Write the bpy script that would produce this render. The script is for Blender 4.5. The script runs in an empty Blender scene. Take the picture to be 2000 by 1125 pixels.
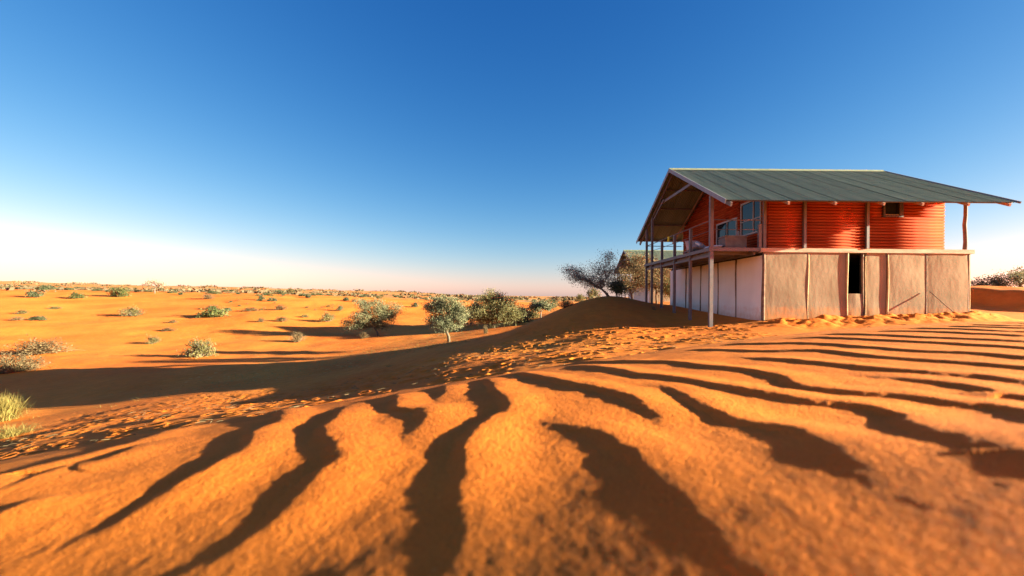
import bpy, math
import numpy as np
from mathutils import Vector, Matrix, Euler

C = bpy.context.scene.collection
SC = bpy.context.scene
R = math.radians

# ------------------------------------------------------------------ camera, sky, sun, exposure
F_PX, VX, VY = 850.0, 1015.0, 580.0          # focal length and optical axis in pixels of the 2000 px wide photograph
ROLL = R(0.5)
SUN_E, SUN_A = R(12.1), R(9.0)               # elevation; azimuth a little to the camera's side of +X
TO_SUN = Vector((math.cos(SUN_E)*math.cos(SUN_A), -math.cos(SUN_E)*math.sin(SUN_A), math.sin(SUN_E)))

cam_d = bpy.data.cameras.new('camera'); cam = bpy.data.objects.new('camera', cam_d); C.objects.link(cam)
cam_d.sensor_width = 36.0; cam_d.lens = 36.0*F_PX/2000.0
cam_d.shift_x = -(VX-1000)/2000.0; cam_d.shift_y = (VY-562.5)/2000.0
cam_d.clip_start = 0.02; cam_d.clip_end = 20000
cam.matrix_world = Matrix.Rotation(R(90), 4, 'X') @ Matrix.Rotation(ROLL, 4, 'Z')
cam_d.dof.use_dof = True; cam_d.dof.focus_distance = 9.0; cam_d.dof.aperture_fstop = 2.2
SC.camera = cam

world = bpy.data.worlds.new('World'); SC.world = world; world.use_nodes = True
wn = world.node_tree.nodes; wl = world.node_tree.links
bg = wn['Background']
sky = wn.new('ShaderNodeTexSky'); sky.sky_type = 'NISHITA'; sky.sun_disc = False
sky.sun_elevation = SUN_E; sky.sun_rotation = R(90)+SUN_A
sky.altitude = 900; sky.air_density = 1.0; sky.dust_density = 0.9; sky.ozone_density = 1.5
# one even grade of the whole sky, per channel: value = gain * value ** power
sp = wn.new('ShaderNodeSeparateColor'); cb = wn.new('ShaderNodeCombineColor'); wl.new(sky.outputs[0], sp.inputs[0])
SKY_GRADE = ((.059, 2.1), (.142, 1.26), (.328, .78))
for i, (gain, power) in enumerate(SKY_GRADE):
    pw = wn.new('ShaderNodeMath'); pw.operation = 'POWER'; wl.new(sp.outputs[i], pw.inputs[0]); pw.inputs[1].default_value = power
    mu = wn.new('ShaderNodeMath'); mu.operation = 'MULTIPLY'; wl.new(pw.outputs[0], mu.inputs[0]); mu.inputs[1].default_value = gain
    wl.new(mu.outputs[0], cb.inputs[i])
wl.new(cb.outputs[0], bg.inputs['Color'])
bg.inputs['Strength'].default_value = 0.10

sun_d = bpy.data.lights.new('sun', 'SUN'); sun = bpy.data.objects.new('sun', sun_d); C.objects.link(sun)
sun_d.energy = 3.8; sun_d.angle = R(0.5); sun_d.color = (1.0, 0.99, 0.70)
sun.rotation_euler = (-TO_SUN).to_track_quat('-Z', 'Y').to_euler()

vs = SC.view_settings
vs.view_transform = 'Standard'; vs.look = 'None'; vs.gamma = 1.0; vs.use_curve_mapping = False
vs.exposure = 3.05
SC.cycles.use_denoising = True
SC.cycles.max_bounces = 6; SC.cycles.diffuse_bounces = 5; SC.cycles.transparent_max_bounces = 6

# ------------------------------------------------------------------ helpers
def ray(px, py):
    """pixel of the photograph -> (X/Y, Z/Y) of the sight line"""
    dx, dy = px-VX, py-VY
    c, s = math.cos(ROLL), math.sin(ROLL)
    return (dx*c+dy*s)/F_PX, -(-dx*s+dy*c)/F_PX

def tag(o, label=None, cat=None, group=None, kind=None):
    if label: o['label'] = label
    if cat: o['category'] = cat
    if group: o['group'] = group
    if kind: o['kind'] = kind
    return o

def empty(name, loc, label=None, cat=None, group=None):
    o = bpy.data.objects.new(name, None); C.objects.link(o); o.location = loc
    o.empty_display_size = 0.2
    return tag(o, label, cat, group)

def link(name, me, parent=None, loc=(0,0,0), mat=None):
    o = bpy.data.objects.new(name, me); C.objects.link(o); o.location = loc
    if mat is not None and not me.materials: me.materials.append(mat)
    if parent is not None: o.parent = parent
    return o

def smooth(me, on=True):
    me.polygons.foreach_set('use_smooth', np.full(len(me.polygons), on)); me.update()

class MB:
    """collects shapes; mesh(name) gives one mesh"""
    def __init__(s): s.v = []; s.f = []
    def add(s, vs, fs):
        n = len(s.v); s.v.extend([tuple(map(float, q)) for q in vs]); s.f.extend([tuple(i+n for i in q) for q in fs])
    def box(s, x0, x1, y0, y1, z0, z1):
        s.add([(x0,y0,z0),(x1,y0,z0),(x1,y1,z0),(x0,y1,z0),(x0,y0,z1),(x1,y0,z1),(x1,y1,z1),(x0,y1,z1)],
              [(0,3,2,1),(4,5,6,7),(0,1,5,4),(1,2,6,5),(2,3,7,6),(3,0,4,7)])
    def bar(s, a, b, w, h, up=(0,0,1)):
        a, b = Vector(a), Vector(b); d = (b-a).normalized(); u = Vector(up); r = d.cross(u).normalized(); u = r.cross(d)
        vs = []
        for p in (a, b):
            for i, j in ((-1,-1),(1,-1),(1,1),(-1,1)): vs.append(p+r*(w/2*i)+u*(h/2*j))
        s.add(vs, [(0,1,2,3),(7,6,5,4),(0,4,5,1),(1,5,6,2),(2,6,7,3),(3,7,4,0)])
    def tube(s, pts, rad, n=6, cap=True):
        pts = [Vector(p) for p in pts]; vs = []; fs = []
        if not hasattr(rad, '__len__'): rad = [rad]*len(pts)
        for i, p in enumerate(pts):
            d = (pts[min(i+1, len(pts)-1)]-pts[max(i-1, 0)]).normalized()
            u = Vector((1,0,0)) if abs(d.x) < .9 else Vector((0,1,0))
            r = d.cross(u).normalized(); u = r.cross(d)
            for k in range(n):
                a = 2*math.pi*k/n; vs.append(p+(r*math.cos(a)+u*math.sin(a))*rad[i])
        for i in range(len(pts)-1):
            for k in range(n):
                fs.append((i*n+k, i*n+(k+1) % n, (i+1)*n+(k+1) % n, (i+1)*n+k))
        if cap:
            fs.append(tuple(range(n-1, -1, -1))); fs.append(tuple((len(pts)-1)*n+k for k in range(n)))
        s.add(vs, fs)
    def quads(s, arr):
        """arr: (n,4,3) quads"""
        n = len(s.v); a = arr.reshape(-1, 3).tolist(); s.v.extend(a)
        s.f.extend([(n+4*i, n+4*i+1, n+4*i+2, n+4*i+3) for i in range(len(arr))])
    def mesh(s, name, sm=False):
        me = bpy.data.meshes.new(name); me.from_pydata(s.v, [], s.f); me.update()
        if sm: smooth(me)
        return me
    def build(s, name, mat, parent=None, loc=(0,0,0), sm=False):
        return link(name, s.mesh(name, sm), parent, loc, mat)

# ------------------------------------------------------------------ materials
def mat(name, col, rough=.8, col2=None, scale=6.0, detail=4.0, spec=.3, bump=0.0, bscale=40.0, metal=0.0, stretch=None, lo=.35, hi=.65, trans=0.0):
    m = bpy.data.materials.new(name); m.use_nodes = True
    nt = m.node_tree; nd = nt.nodes; ln = nt.links; b = nd['Principled BSDF']
    b.inputs['Roughness'].default_value = rough; b.inputs['Specular IOR Level'].default_value = spec; b.inputs['Metallic'].default_value = metal
    b.inputs['Base Color'].default_value = (*col, 1)
    tc = nd.new('ShaderNodeTexCoord'); mp = nd.new('ShaderNodeMapping'); ln.new(tc.outputs['Object'], mp.inputs['Vector'])
    if stretch: mp.inputs['Scale'].default_value = stretch
    if col2:
        nz = nd.new('ShaderNodeTexNoise'); nz.inputs['Scale'].default_value = scale; nz.inputs['Detail'].default_value = detail
        ln.new(mp.outputs[0], nz.inputs['Vector'])
        rp = nd.new('ShaderNodeValToRGB'); rp.color_ramp.elements[0].position = lo; rp.color_ramp.elements[1].position = hi
        rp.color_ramp.elements[0].color = (*col, 1); rp.color_ramp.elements[1].color = (*col2, 1)
        ln.new(nz.outputs['Fac'], rp.inputs['Fac']); ln.new(rp.outputs[0], b.inputs['Base Color'])
    if bump:
        n2 = nd.new('ShaderNodeTexNoise'); n2.inputs['Scale'].default_value = bscale; n2.inputs['Detail'].default_value = 4
        ln.new(mp.outputs[0], n2.inputs['Vector'])
        bp = nd.new('ShaderNodeBump'); bp.inputs['Strength'].default_value = 1.0; bp.inputs['Distance'].default_value = bump
        ln.new(n2.outputs['Fac'], bp.inputs['Height']); ln.new(bp.outputs[0], b.inputs['Normal'])
    if trans:
        tr = nd.new('ShaderNodeBsdfTranslucent'); mx = nd.new('ShaderNodeMixShader'); mx.inputs[0].default_value = trans
        src = rp.outputs[0] if col2 else None
        if src: ln.new(src, tr.inputs['Color'])
        else: tr.inputs['Color'].default_value = (*col, 1)
        ln.new(b.outputs[0], mx.inputs[1]); ln.new(tr.outputs[0], mx.inputs[2]); ln.new(mx.outputs[0], nd['Material Output'].inputs['Surface'])
    return m

M = {}
M['roof'] = mat('roof_sheet', (.17,.19,.115), .6, (.25,.26,.165), 3.0, 6, .25, stretch=(2.5,.16,1))
M['steel'] = mat('grey_steel', (.115,.09,.09), .55, (.15,.12,.12), 5, 4, .4)
M['barge'] = mat('barge_paint', (.18,.175,.20), .5, (.23,.22,.24), 4, 4, .4)
M['log'] = mat('red_log', (.25,.034,.012), .85, (.35,.066,.022), 7, 5, .04, .004, 30, stretch=(.35,1,3))
M['core'] = mat('red_board', (.28,.045,.02), .8)
M['panel'] = mat('plaster_canvas', (.235,.168,.108), .95, (.305,.222,.148), 1.8, 7, .03, .012, 5, stretch=(1,1,.65), lo=.3, hi=.7)
M['panel2'] = mat('pale_plaster', (.74,.66,.62), .95, (.82,.75,.71), 1.3, 6, .05, .012, 5, stretch=(1,1,.55))
M['batten'] = mat('pale_pole', (.42,.29,.14), .8, (.60,.44,.23), 4, 5, .2, .006, 14)
M['darkpole'] = mat('dark_pole', (.13,.085,.06), .85, (.26,.17,.11), 5, 5, .2, .008, 12)
M['ledge'] = mat('ledge_timber', (.36,.235,.16), .85, (.58,.42,.30), 3.2, 7, .2, .008, 20, stretch=(.3,1,2))
M['wood'] = mat('porch_pole', (.15,.10,.085), .8, (.21,.14,.12), 4, 4, .2)
M['rafter'] = mat('rafter_wood', (.34,.17,.11), .8, (.44,.25,.17), 3, 4, .2)
M['deck'] = mat('deck_board', (.22,.165,.14), .8, (.30,.23,.20), 3, 4, .2)
M['frame'] = mat('window_frame', (.33,.30,.30), .5)
M['dframe'] = mat('dark_frame', (.045,.035,.03), .5)
M['glass'] = mat('window_glass', (.012,.013,.016), .03, spec=.22)
M['cushion'] = mat('pink_cushion', (.62,.40,.34), .95, (.72,.52,.46), 6, 3, .1)
M['white'] = mat('white_cloth', (.75,.70,.68), .9)
M['yellow'] = mat('yellow_cloth', (.75,.55,.02), .8)
M['grey'] = mat('grey_box', (.16,.125,.115), .8, (.23,.185,.17), 4, 3, .2)
M['black'] = mat('dark_interior', (.02,.018,.016), .9)
M['bark'] = mat('grey_bark', (.12,.09,.07), .9, (.22,.17,.13), 6, 5, .15)
M['bark2'] = mat('pale_bark', (.09,.065,.045), .9, (.16,.115,.078), 6, 5, .15)
M['leaf'] = mat('olive_leaf', (.10,.10,.055), .6, (.28,.25,.13), 1.6, 5, .25, trans=.25)
M['leafb'] = mat('green_leaf', (.06,.078,.022), .6, (.17,.17,.055), 1.6, 5, .25, trans=.25)
M['leafd'] = mat('dark_leaf', (.05,.065,.03), .6, (.13,.14,.065), 1.6, 5, .25, trans=.2)
M['leafy'] = mat('yellow_leaf', (.11,.10,.04), .6, (.27,.22,.088), 1.4, 5, .25, trans=.25)
M['thorn'] = mat('thorn_leaf', (.22,.19,.14), .7, (.40,.35,.26), 2.0, 4, .2, trans=.2)
M['dry'] = mat('dry_twig', (.11,.07,.036), .85, (.21,.14,.07), 1.8, 4, .15, trans=.15)
M['dryo'] = mat('dry_olive', (.10,.085,.032), .85, (.21,.17,.066), 1.8, 4, .15, trans=.2)
M['farleaf'] = mat('far_scrub_leaf', (.075,.06,.034), .8, (.14,.10,.055), .05, 4, .1)
M['straw'] = mat('straw_blade', (.20,.145,.036), .75, (.36,.26,.075), 2.5, 3, .2, trans=.3)

def vary(m, lo, hi):
    """every object that wears m gets its own brightness"""
    nt = m.node_tree; nd = nt.nodes; ln = nt.links; b = nd['Principled BSDF']; src = b.inputs['Base Color'].links[0].from_socket
    oi = nd.new('ShaderNodeObjectInfo'); mr = nd.new('ShaderNodeMapRange'); mr.inputs['To Min'].default_value = lo; mr.inputs['To Max'].default_value = hi
    ln.new(oi.outputs['Random'], mr.inputs['Value'])
    sc = nd.new('ShaderNodeVectorMath'); sc.operation = 'SCALE'; ln.new(src, sc.inputs[0]); ln.new(mr.outputs[0], sc.inputs['Scale']); ln.new(sc.outputs[0], b.inputs['Base Color'])
def splash(m, z0, z1, col):
    """sand thrown against the foot of a wall, ragged upper edge"""
    nt = m.node_tree; nd = nt.nodes; ln = nt.links; b = nd['Principled BSDF']; src = b.inputs['Base Color'].links[0].from_socket
    tc = nd.new('ShaderNodeTexCoord'); sx = nd.new('ShaderNodeSeparateXYZ'); ln.new(tc.outputs['Object'], sx.inputs[0])
    nz = nd.new('ShaderNodeTexNoise'); nz.inputs['Scale'].default_value = 5; nz.inputs['Detail'].default_value = 6; ln.new(tc.outputs['Object'], nz.inputs['Vector'])
    ma = nd.new('ShaderNodeMath'); ma.operation = 'MULTIPLY_ADD'; ln.new(nz.outputs['Fac'], ma.inputs[0]); ma.inputs[1].default_value = .9; ln.new(sx.outputs['Z'], ma.inputs[2])
    mr = nd.new('ShaderNodeMapRange'); ln.new(ma.outputs[0], mr.inputs['Value']); mr.inputs['From Min'].default_value = z0+.45; mr.inputs['From Max'].default_value = z1+.45; mr.inputs['To Min'].default_value = .75; mr.inputs['To Max'].default_value = 0
    mx = nd.new('ShaderNodeMix'); mx.data_type = 'RGBA'; ln.new(mr.outputs[0], mx.inputs['Factor']); ln.new(src, mx.inputs['A']); mx.inputs['B'].default_value = (*col, 1); ln.new(mx.outputs['Result'], b.inputs['Base Color'])
vary(M['log'], .84, 1.13); vary(M['roof'], .88, 1.10); vary(M['panel'], .9, 1.08)
splash(M['panel'], .45, 1.05, (.55,.19,.045)); splash(M['panel2'], .3, 1.0, (.60,.24,.08))

def sand_material():
    m = bpy.data.materials.new('orange_sand'); m.use_nodes = True
    nt = m.node_tree; nd = nt.nodes; ln = nt.links; b = nd['Principled BSDF']
    b.inputs['Roughness'].default_value = .95; b.inputs['Specular IOR Level'].default_value = .12
    tc = nd.new('ShaderNodeTexCoord')
    def noise(scale, detail, rough=.55):
        n = nd.new('ShaderNodeTexNoise'); n.inputs['Scale'].default_value = scale; n.inputs['Detail'].default_value = detail; n.inputs['Roughness'].default_value = rough
        ln.new(tc.outputs['Object'], n.inputs['Vector']); return n.outputs['Fac']
    def ramp(src, p0, p1, c0, c1):
        r = nd.new('ShaderNodeValToRGB'); e = r.color_ramp.elements
        e[0].position = p0; e[1].position = p1; e[0].color = c0; e[1].color = c1
        ln.new(src, r.inputs['Fac']); return r.outputs[0]
    def mix(fac, a, bb, mode='MIX'):
        x = nd.new('ShaderNodeMix'); x.data_type = 'RGBA'; x.blend_type = mode
        if hasattr(fac, 'is_linked') or hasattr(fac, 'links'): ln.new(fac, x.inputs['Factor'])
        else: x.inputs['Factor'].default_value = fac
        ln.new(a, x.inputs['A']); ln.new(bb, x.inputs['B']); return x.outputs['Result']
    big = ramp(noise(.12, 6), .35, .65, (.67,.148,.014,1), (.76,.222,.027,1))
    mid = ramp(noise(2.6, 6, .6), .3, .7, (.86,.84,.82,1), (1.08,1.08,1.08,1))
    col = mix(1.0, big, mid, 'MULTIPLY')
    # dark heavy-mineral grains and pale quartz grains, seen close by
    gr = ramp(noise(330, 3, .6), .30, .50, (.50,.42,.38,1), (1,1,1,1))
    col = mix(.75, col, gr, 'MULTIPLY')
    pale = nd.new('ShaderNodeValToRGB'); pale.color_ramp.elements[0].position = .70; pale.color_ramp.elements[1].position = .76
    ln.new(noise(190, 2), pale.inputs['Fac'])
    pc = nd.new('ShaderNodeRGB'); pc.outputs[0].default_value = (.86,.50,.20,1)
    pm = nd.new('ShaderNodeMath'); pm.operation = 'MULTIPLY'; pm.inputs[1].default_value = .45
    ln.new(pale.outputs[0], pm.inputs[0]); col = mix(pm.outputs[0], col, pc.outputs[0])
    # straw litter on the plain (vertex mask "litter")
    at = nd.new('ShaderNodeAttribute'); at.attribute_name = 'litter'
    lr = nd.new('ShaderNodeValToRGB'); lr.color_ramp.elements[0].position = .60; lr.color_ramp.elements[1].position = .70
    ln.new(noise(3.4, 5, .7), lr.inputs['Fac'])
    lm = nd.new('ShaderNodeMath'); lm.operation = 'MULTIPLY'; ln.new(lr.outputs[0], lm.inputs[0]); ln.new(at.outputs['Fac'], lm.inputs[1])
    lc = nd.new('ShaderNodeRGB'); lc.outputs[0].default_value = (.72,.46,.16,1)
    col = mix(lm.outputs[0], col, lc.outputs[0])
    # scrub-covered far plain (vertex mask "scrub")
    at2 = nd.new('ShaderNodeAttribute'); at2.attribute_name = 'scrub'
    sr = nd.new('ShaderNodeValToRGB'); sr.color_ramp.elements[0].position = .42; sr.color_ramp.elements[1].position = .58
    ln.new(noise(.05, 8, .7), sr.inputs['Fac'])
    sm_ = nd.new('ShaderNodeMath'); sm_.operation = 'MULTIPLY'; ln.new(sr.outputs[0], sm_.inputs[0]); ln.new(at2.outputs['Fac'], sm_.inputs[1])
    scol = nd.new('ShaderNodeRGB'); scol.outputs[0].default_value = (.27,.20,.09,1)
    col = mix(sm_.outputs[0], col, scol.outputs[0])
    ln.new(col, b.inputs['Base Color'])
    b1 = nd.new('ShaderNodeBump'); b1.inputs['Distance'].default_value = .0065; b1.inputs['Strength'].default_value = 1.0
    ln.new(noise(120, 4, .65), b1.inputs['Height'])
    b2 = nd.new('ShaderNodeBump'); b2.inputs['Distance'].default_value = .012; b2.inputs['Strength'].default_value = .6
    ln.new(noise(9, 5, .6), b2.inputs['Height']); ln.new(b1.outputs[0], b2.inputs['Normal'])
    ln.new(b2.outputs[0], b.inputs['Normal'])
    return m
M['sand'] = sand_material()

# ------------------------------------------------------------------ terrain
def hash2(ix, iy, seed):
    h = (ix.astype(np.int64)*374761393 + iy.astype(np.int64)*668265263 + seed*1442695041) & 0x7fffffff
    h = ((h ^ (h >> 13))*1274126177) & 0x7fffffff
    h = ((h ^ (h >> 16))*2246822519) & 0x7fffffff
    return (h & 0xffffff)/float(0xffffff)
def vnoise(x, y, seed=0):
    ix, iy = np.floor(x), np.floor(y); fx, fy = x-ix, y-iy
    fx = fx*fx*fx*(fx*(fx*6-15)+10); fy = fy*fy*fy*(fy*(fy*6-15)+10)
    a = hash2(ix, iy, seed); b = hash2(ix+1, iy, seed); c = hash2(ix, iy+1, seed); d = hash2(ix+1, iy+1, seed)
    return (a+(b-a)*fx)*(1-fy)+(c+(d-c)*fx)*fy-.5
def fbm(x, y, seed=0, n=4):
    r = 0; a = 1.0
    for i in range(n): r = r+a*vnoise(x*2**i+i*17.3, y*2**i-i*9.1, seed+i); a *= .5
    return r
def sstep(a, b, x):
    t = np.clip((x-a)/(b-a), 0, 1); return t*t*(3-2*t)

HC, NA, NB, NP, NQ, NS = .28, .05, .0, .0186, -.018, .0264       # the rippled dune crest under the camera
TILT, TX = .135, 1.2
def foot_dimming(y): return 1-sstep(.40, .98, y)                     # added tilt away from the sun, shaped to darken the nearest sand
def near_cap(x, y): return -HC+NA*x+NB*y-(NP*x*x+2*NQ*x*y+NS*y*y)+TILT*TX*np.tanh(x/TX)*foot_dimming(y)

CTRL = np.array([
 (0,4.5,-1.05),(-3,4.5,-1.55),(-6,4.5,-2.3),(3,4.5,-.9),(6,4.5,-.75),(11,5,-.7),(-10,5,-3.2),
 (.6,8,-1.20),(1.1,11,-1.32),(4,9,-.98),(8,9,-.85),(13,9,-.8),
 (1.25,16.5,-1.45),(4.7,16,-1.04),(-1.3,16.9,-2.0),(-7.9,18,-3.55),(-23,20.3,-5.35),
 (-1.1,8,-1.5),(-1.9,14,-1.98),(-3.15,8.5,-1.93),(-5.2,14,-2.78),(-6,8,-2.35),(-10,12,-3.3),(-11.9,9.5,-3.5),(-15,13,-4.25),(-19,16,-4.9),
 (6.75,15.4,-.98),(6.75,17.2,-.83),(6.75,19,-.64),(6.75,20.7,-.48),(6.75,23.2,-.30),(8.58,15.3,-.78),(15.84,15.3,-.52),
 (9.6,14,-.92),(15.6,14.4,-.68),(12,13,-.86),(12,20,-.55),(12,25,-.3),(18,17,-.62),(21,19,-.62),(24,17,-.7),
 (4.3,22,.06),(2.6,21,-.32),(1.06,20,-.95),(-.33,19,-1.58),(5.3,24.5,.02),
 (0,28,-2.6),(2.5,28,-1.75),(5.5,29,-.7),(9,30,-.45),(-3.8,28.1,-2.9),(-10,27,-4.0),
 (-22.5,31,-4.95),(-35,33,-5.4),(-45,40,-5.6),(-26,37,-5.3),(-60,30,-5.6),(-40,18,-5.7),
 (-16,50,-4.8),(-6,38,-3.95),(-3,45,-3.5),(4,45,-2.6),(0,60,-3.3),(3,80,-3.0),(12,48,-.7),(20,52,-.5),(12,70,-1.8),
 (-67,75,-3.0),(-51,72,-3.1),(-31,70,-3.95),(-43,55,-4.9),
 (-130,112,.75),(-90,115,.45),(-55,116,-.1),(-30,118,-.9),(0,120,-1.9),(40,130,-1.6),(-190,110,1.0),
 (-160,150,.6),(-110,150,.3),(-60,150,-.6),
 (-200,250,2.5),(-300,420,6.5),(-100,400,3),(0,400,-.6),(100,400,-.4),
 (-900,800,15),(-670,800,12),(-480,800,7),(-290,800,1.5),(0,800,-.8),(500,800,0),
 (-3000,3000,50),(0,3000,-2),(3000,3000,0),(-2000,1500,30),
 (30,40,.2),(30,27,.2),(60,60,0),(100,100,0),(60,20,-.4),(30,8,-1.0),
 (-8,-6,-2.6),(0,-6,-1.6),(10,-6,-1.6),(0,-40,-3),(60,-60,-3),(-60,-60,-5),
], float)
def warp(x, y):
    r = np.sqrt(x*x+y*y)+1e-6; th = np.arctan2(x, np.maximum(y, -.2*r)+1e-9)
    return np.stack([th*1.6, np.log(np.maximum(r, 3.0))], -1)
def rbf(d2): return np.sqrt(d2+.03)
_cw = warp(CTRL[:,0], CTRL[:,1])
_A = rbf(((_cw[:,None]-_cw[None])**2).sum(-1)); _n = len(_A)
_A = np.block([[_A+np.eye(_n)*-.004, np.ones((_n,1))],[np.ones((1,_n)), np.zeros((1,1))]])
_w = np.linalg.solve(_A, np.append(CTRL[:,2], 0))
def far_land(x, y):
    shp = x.shape; p = warp(x.ravel(), y.ravel()); z = np.full(len(p), _w[-1])
    for i in range(_n): z += _w[i]*rbf((p[:,0]-_cw[i,0])**2+(p[:,1]-_cw[i,1])**2)
    z = z.reshape(shp); r = np.sqrt(x*x+y*y)
    g = sstep(4, 14, r)
    house = np.exp(-(((x-12)/7)**2+((y-19)/6)**2)**2)
    z = z+g*(1-house)*(.16*fbm(x/7, y/7, 3, 3)+.05*fbm(x/1.6, y/1.6, 9, 2))
    z = z+sstep(25, 80, r)*.5*fbm(x/30, y/30, 5, 3)+sstep(120, 500, r)*2.0*fbm(x/120, y/120, 6, 3)
    # sand bank to the right of the house: drops towards the house
    s = (x-25.4)*.8+(y-23.2)*.6+1.1*fbm(x/2.6, y/2.6, 61, 3)
    q = -(x-25.4)*.6+(y-23.2)*.8
    rim = .45*np.exp(-(q/9.0)**2)
    z = z+(rim-.35)*sstep(-2.0, 0, s)*np.exp(-(np.maximum(s, 0)/14)**2)*np.exp(-(q/11)**2)*1.4+(.72+.35*fbm(x/3.1, y/3.1, 64, 3))*np.exp(-(q/11)**2)*sstep(-2, 0, s)*np.exp(-(np.maximum(s, 0)/14)**2)
    # heaped, dug-over sand along the foot of the front wall
    fr = sstep(7.6, 9.2, x)*(1-sstep(15.6, 17.4, x))
    z = z+fr*np.exp(-((y-14.75)/.75)**2)*(.20+.20*fbm(x/.7, y/.3, 21, 5)+.06*fbm(x/.16, y/.12, 25, 2))
    return z
def base_land(x, y):
    a = near_cap(x, y); b = far_land(x, y); k = .05
    h = np.clip(.5+.5*(a-b)/k, 0, 1)
    return b*(1-h)+a*h+k*h*(1-h), h
def gz(x, y):
    z, _ = base_land(np.array([float(x)]), np.array([float(y)])); return float(z[0])
_t = np.geomspace(2.5, 3000, 2600)
def on_ground(px, py, ymin=5.0):
    """the first point beyond ymin where the sight line of a pixel comes down to the land"""
    u, v = ray(px, py)
    z = far_land(u*_t, _t); b = v*_t < z
    if ymin > 5: b = b & np.append(False, ~b[:-1])
    below = np.nonzero(b & (_t > ymin))[0]
    i = below[0] if len(below) else len(_t)-1
    return u*_t[i], _t[i], float(z[i])

# ripple crests, traced as lines on the dune crest (right / upper edge of every shadow stripe)
STRIPES = [
 (0.0115, [(552,800),(550,823),(500,846),(498,871),(455,895),(372,941),(306,982),(231,1028),(124,1073),(20,1110),(-120,1165)]),
 (0.0115, [(682,792),(661,817),(638,846),(669,895),(636,928),(578,990),(516,1040),(413,1106),(340,1150),(100,1400)]),
 (0.0104, [(780,768),(778,796),(830,804),(816,848),(768,868)]),
 (0.0080, [(872,752),(866,776),(836,784)]),
 (0.0112, [(948,740),(976,768),(996,800),(960,824),(924,856),(916,900),(912,956),(908,1040),(900,1150),(880,1500)]),
 (0.0112, [(1000,730),(1080,742),(1168,760),(1248,784),(1304,824),(1320,840)]),
 (0.0108, [(1036,816),(1120,836),(1180,852),(1240,880),(1284,922),(1354,987),(1433,1048),(1540,1140),(1800,1400)]),
 (0.0105, [(1247,752),(1307,757),(1355,782),(1401,806),(1461,829),(1560,843),(1648,880),(1723,922),(1807,959),(1900,992),(2000,1050),(2120,1110)]),
 (0.0105, [(1110,715),(1200,722),(1261,733),(1354,745),(1443,761),(1527,775),(1601,787),(1695,796),(1760,815),(1830,843),(1923,861),(2000,880),(2150,925)]),
 (0.0100, [(1100,708),(1200,707),(1317,708),(1387,717),(1480,726),(1536,740),(1573,756),(1667,768),(1760,775),(1853,787),(2000,805),(2200,835)]),
 (0.0090, [(1611,731),(1713,735),(1830,747),(1928,763),(1965,773),(2080,790)]),
 (0.0098, [(1424,696),(1527,703),(1643,714),(1760,726),(1900,735),(2000,747),(2200,770)]),
 (0.0092, [(1300,690),(1363,684),(1480,686),(1597,686),(1713,698),(1853,707),(2000,719),(2200,736)]),
 (0.0092, [(1400,674),(1461,672),(1597,672),(1760,684),(1900,691),(2000,700),(2200,714)]),
 (0.0092, [(1500,664),(1597,660),(1760,667),(1900,674),(2000,681),(2200,692)]),
 (0.0092, [(1560,657),(1640,653),(1800,659),(2000,668),(2200,676)]),
 (0.0092, [(1640,651),(1740,647),(1880,651),(2000,657),(2200,664)]),
 (0.0092, [(1700,646),(1800,642),(2000,649),(2200,655)]),
 (0.0092, [(1760,642),(1860,638),(2000,642),(2200,647)]),
 (0.0092, [(1820,639),(1900,635),(2000,637),(2200,641)]),
 (0.0092, [(1880,636),(1950,632),(2060,633),(2200,635)]),
 (0.0100, [(109,962),(62,986),(0,1011),(-80,1040)]),
 (0.0100, [(297,858),(272,875),(202,904),(145,912),(40,948),(-60,985)]),
 (0.0100, [(400,822),(330,845),(250,872),(120,905),(0,935),(-80,955)]),
]
_ty = np.geomspace(.18, 12, 4000)
def trace(p):
    """where the sight line of a pixel meets the dune crest"""
    u, v = ray(*p); d = v*_ty-near_cap(u*_ty, _ty); k = np.nonzero(d < 0)[0]
    y = _ty[k[0]] if len(k) else _ty[np.argmin(np.where(_ty < 6, d/_ty, 9))]
    return np.array((u*y, y))
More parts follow.
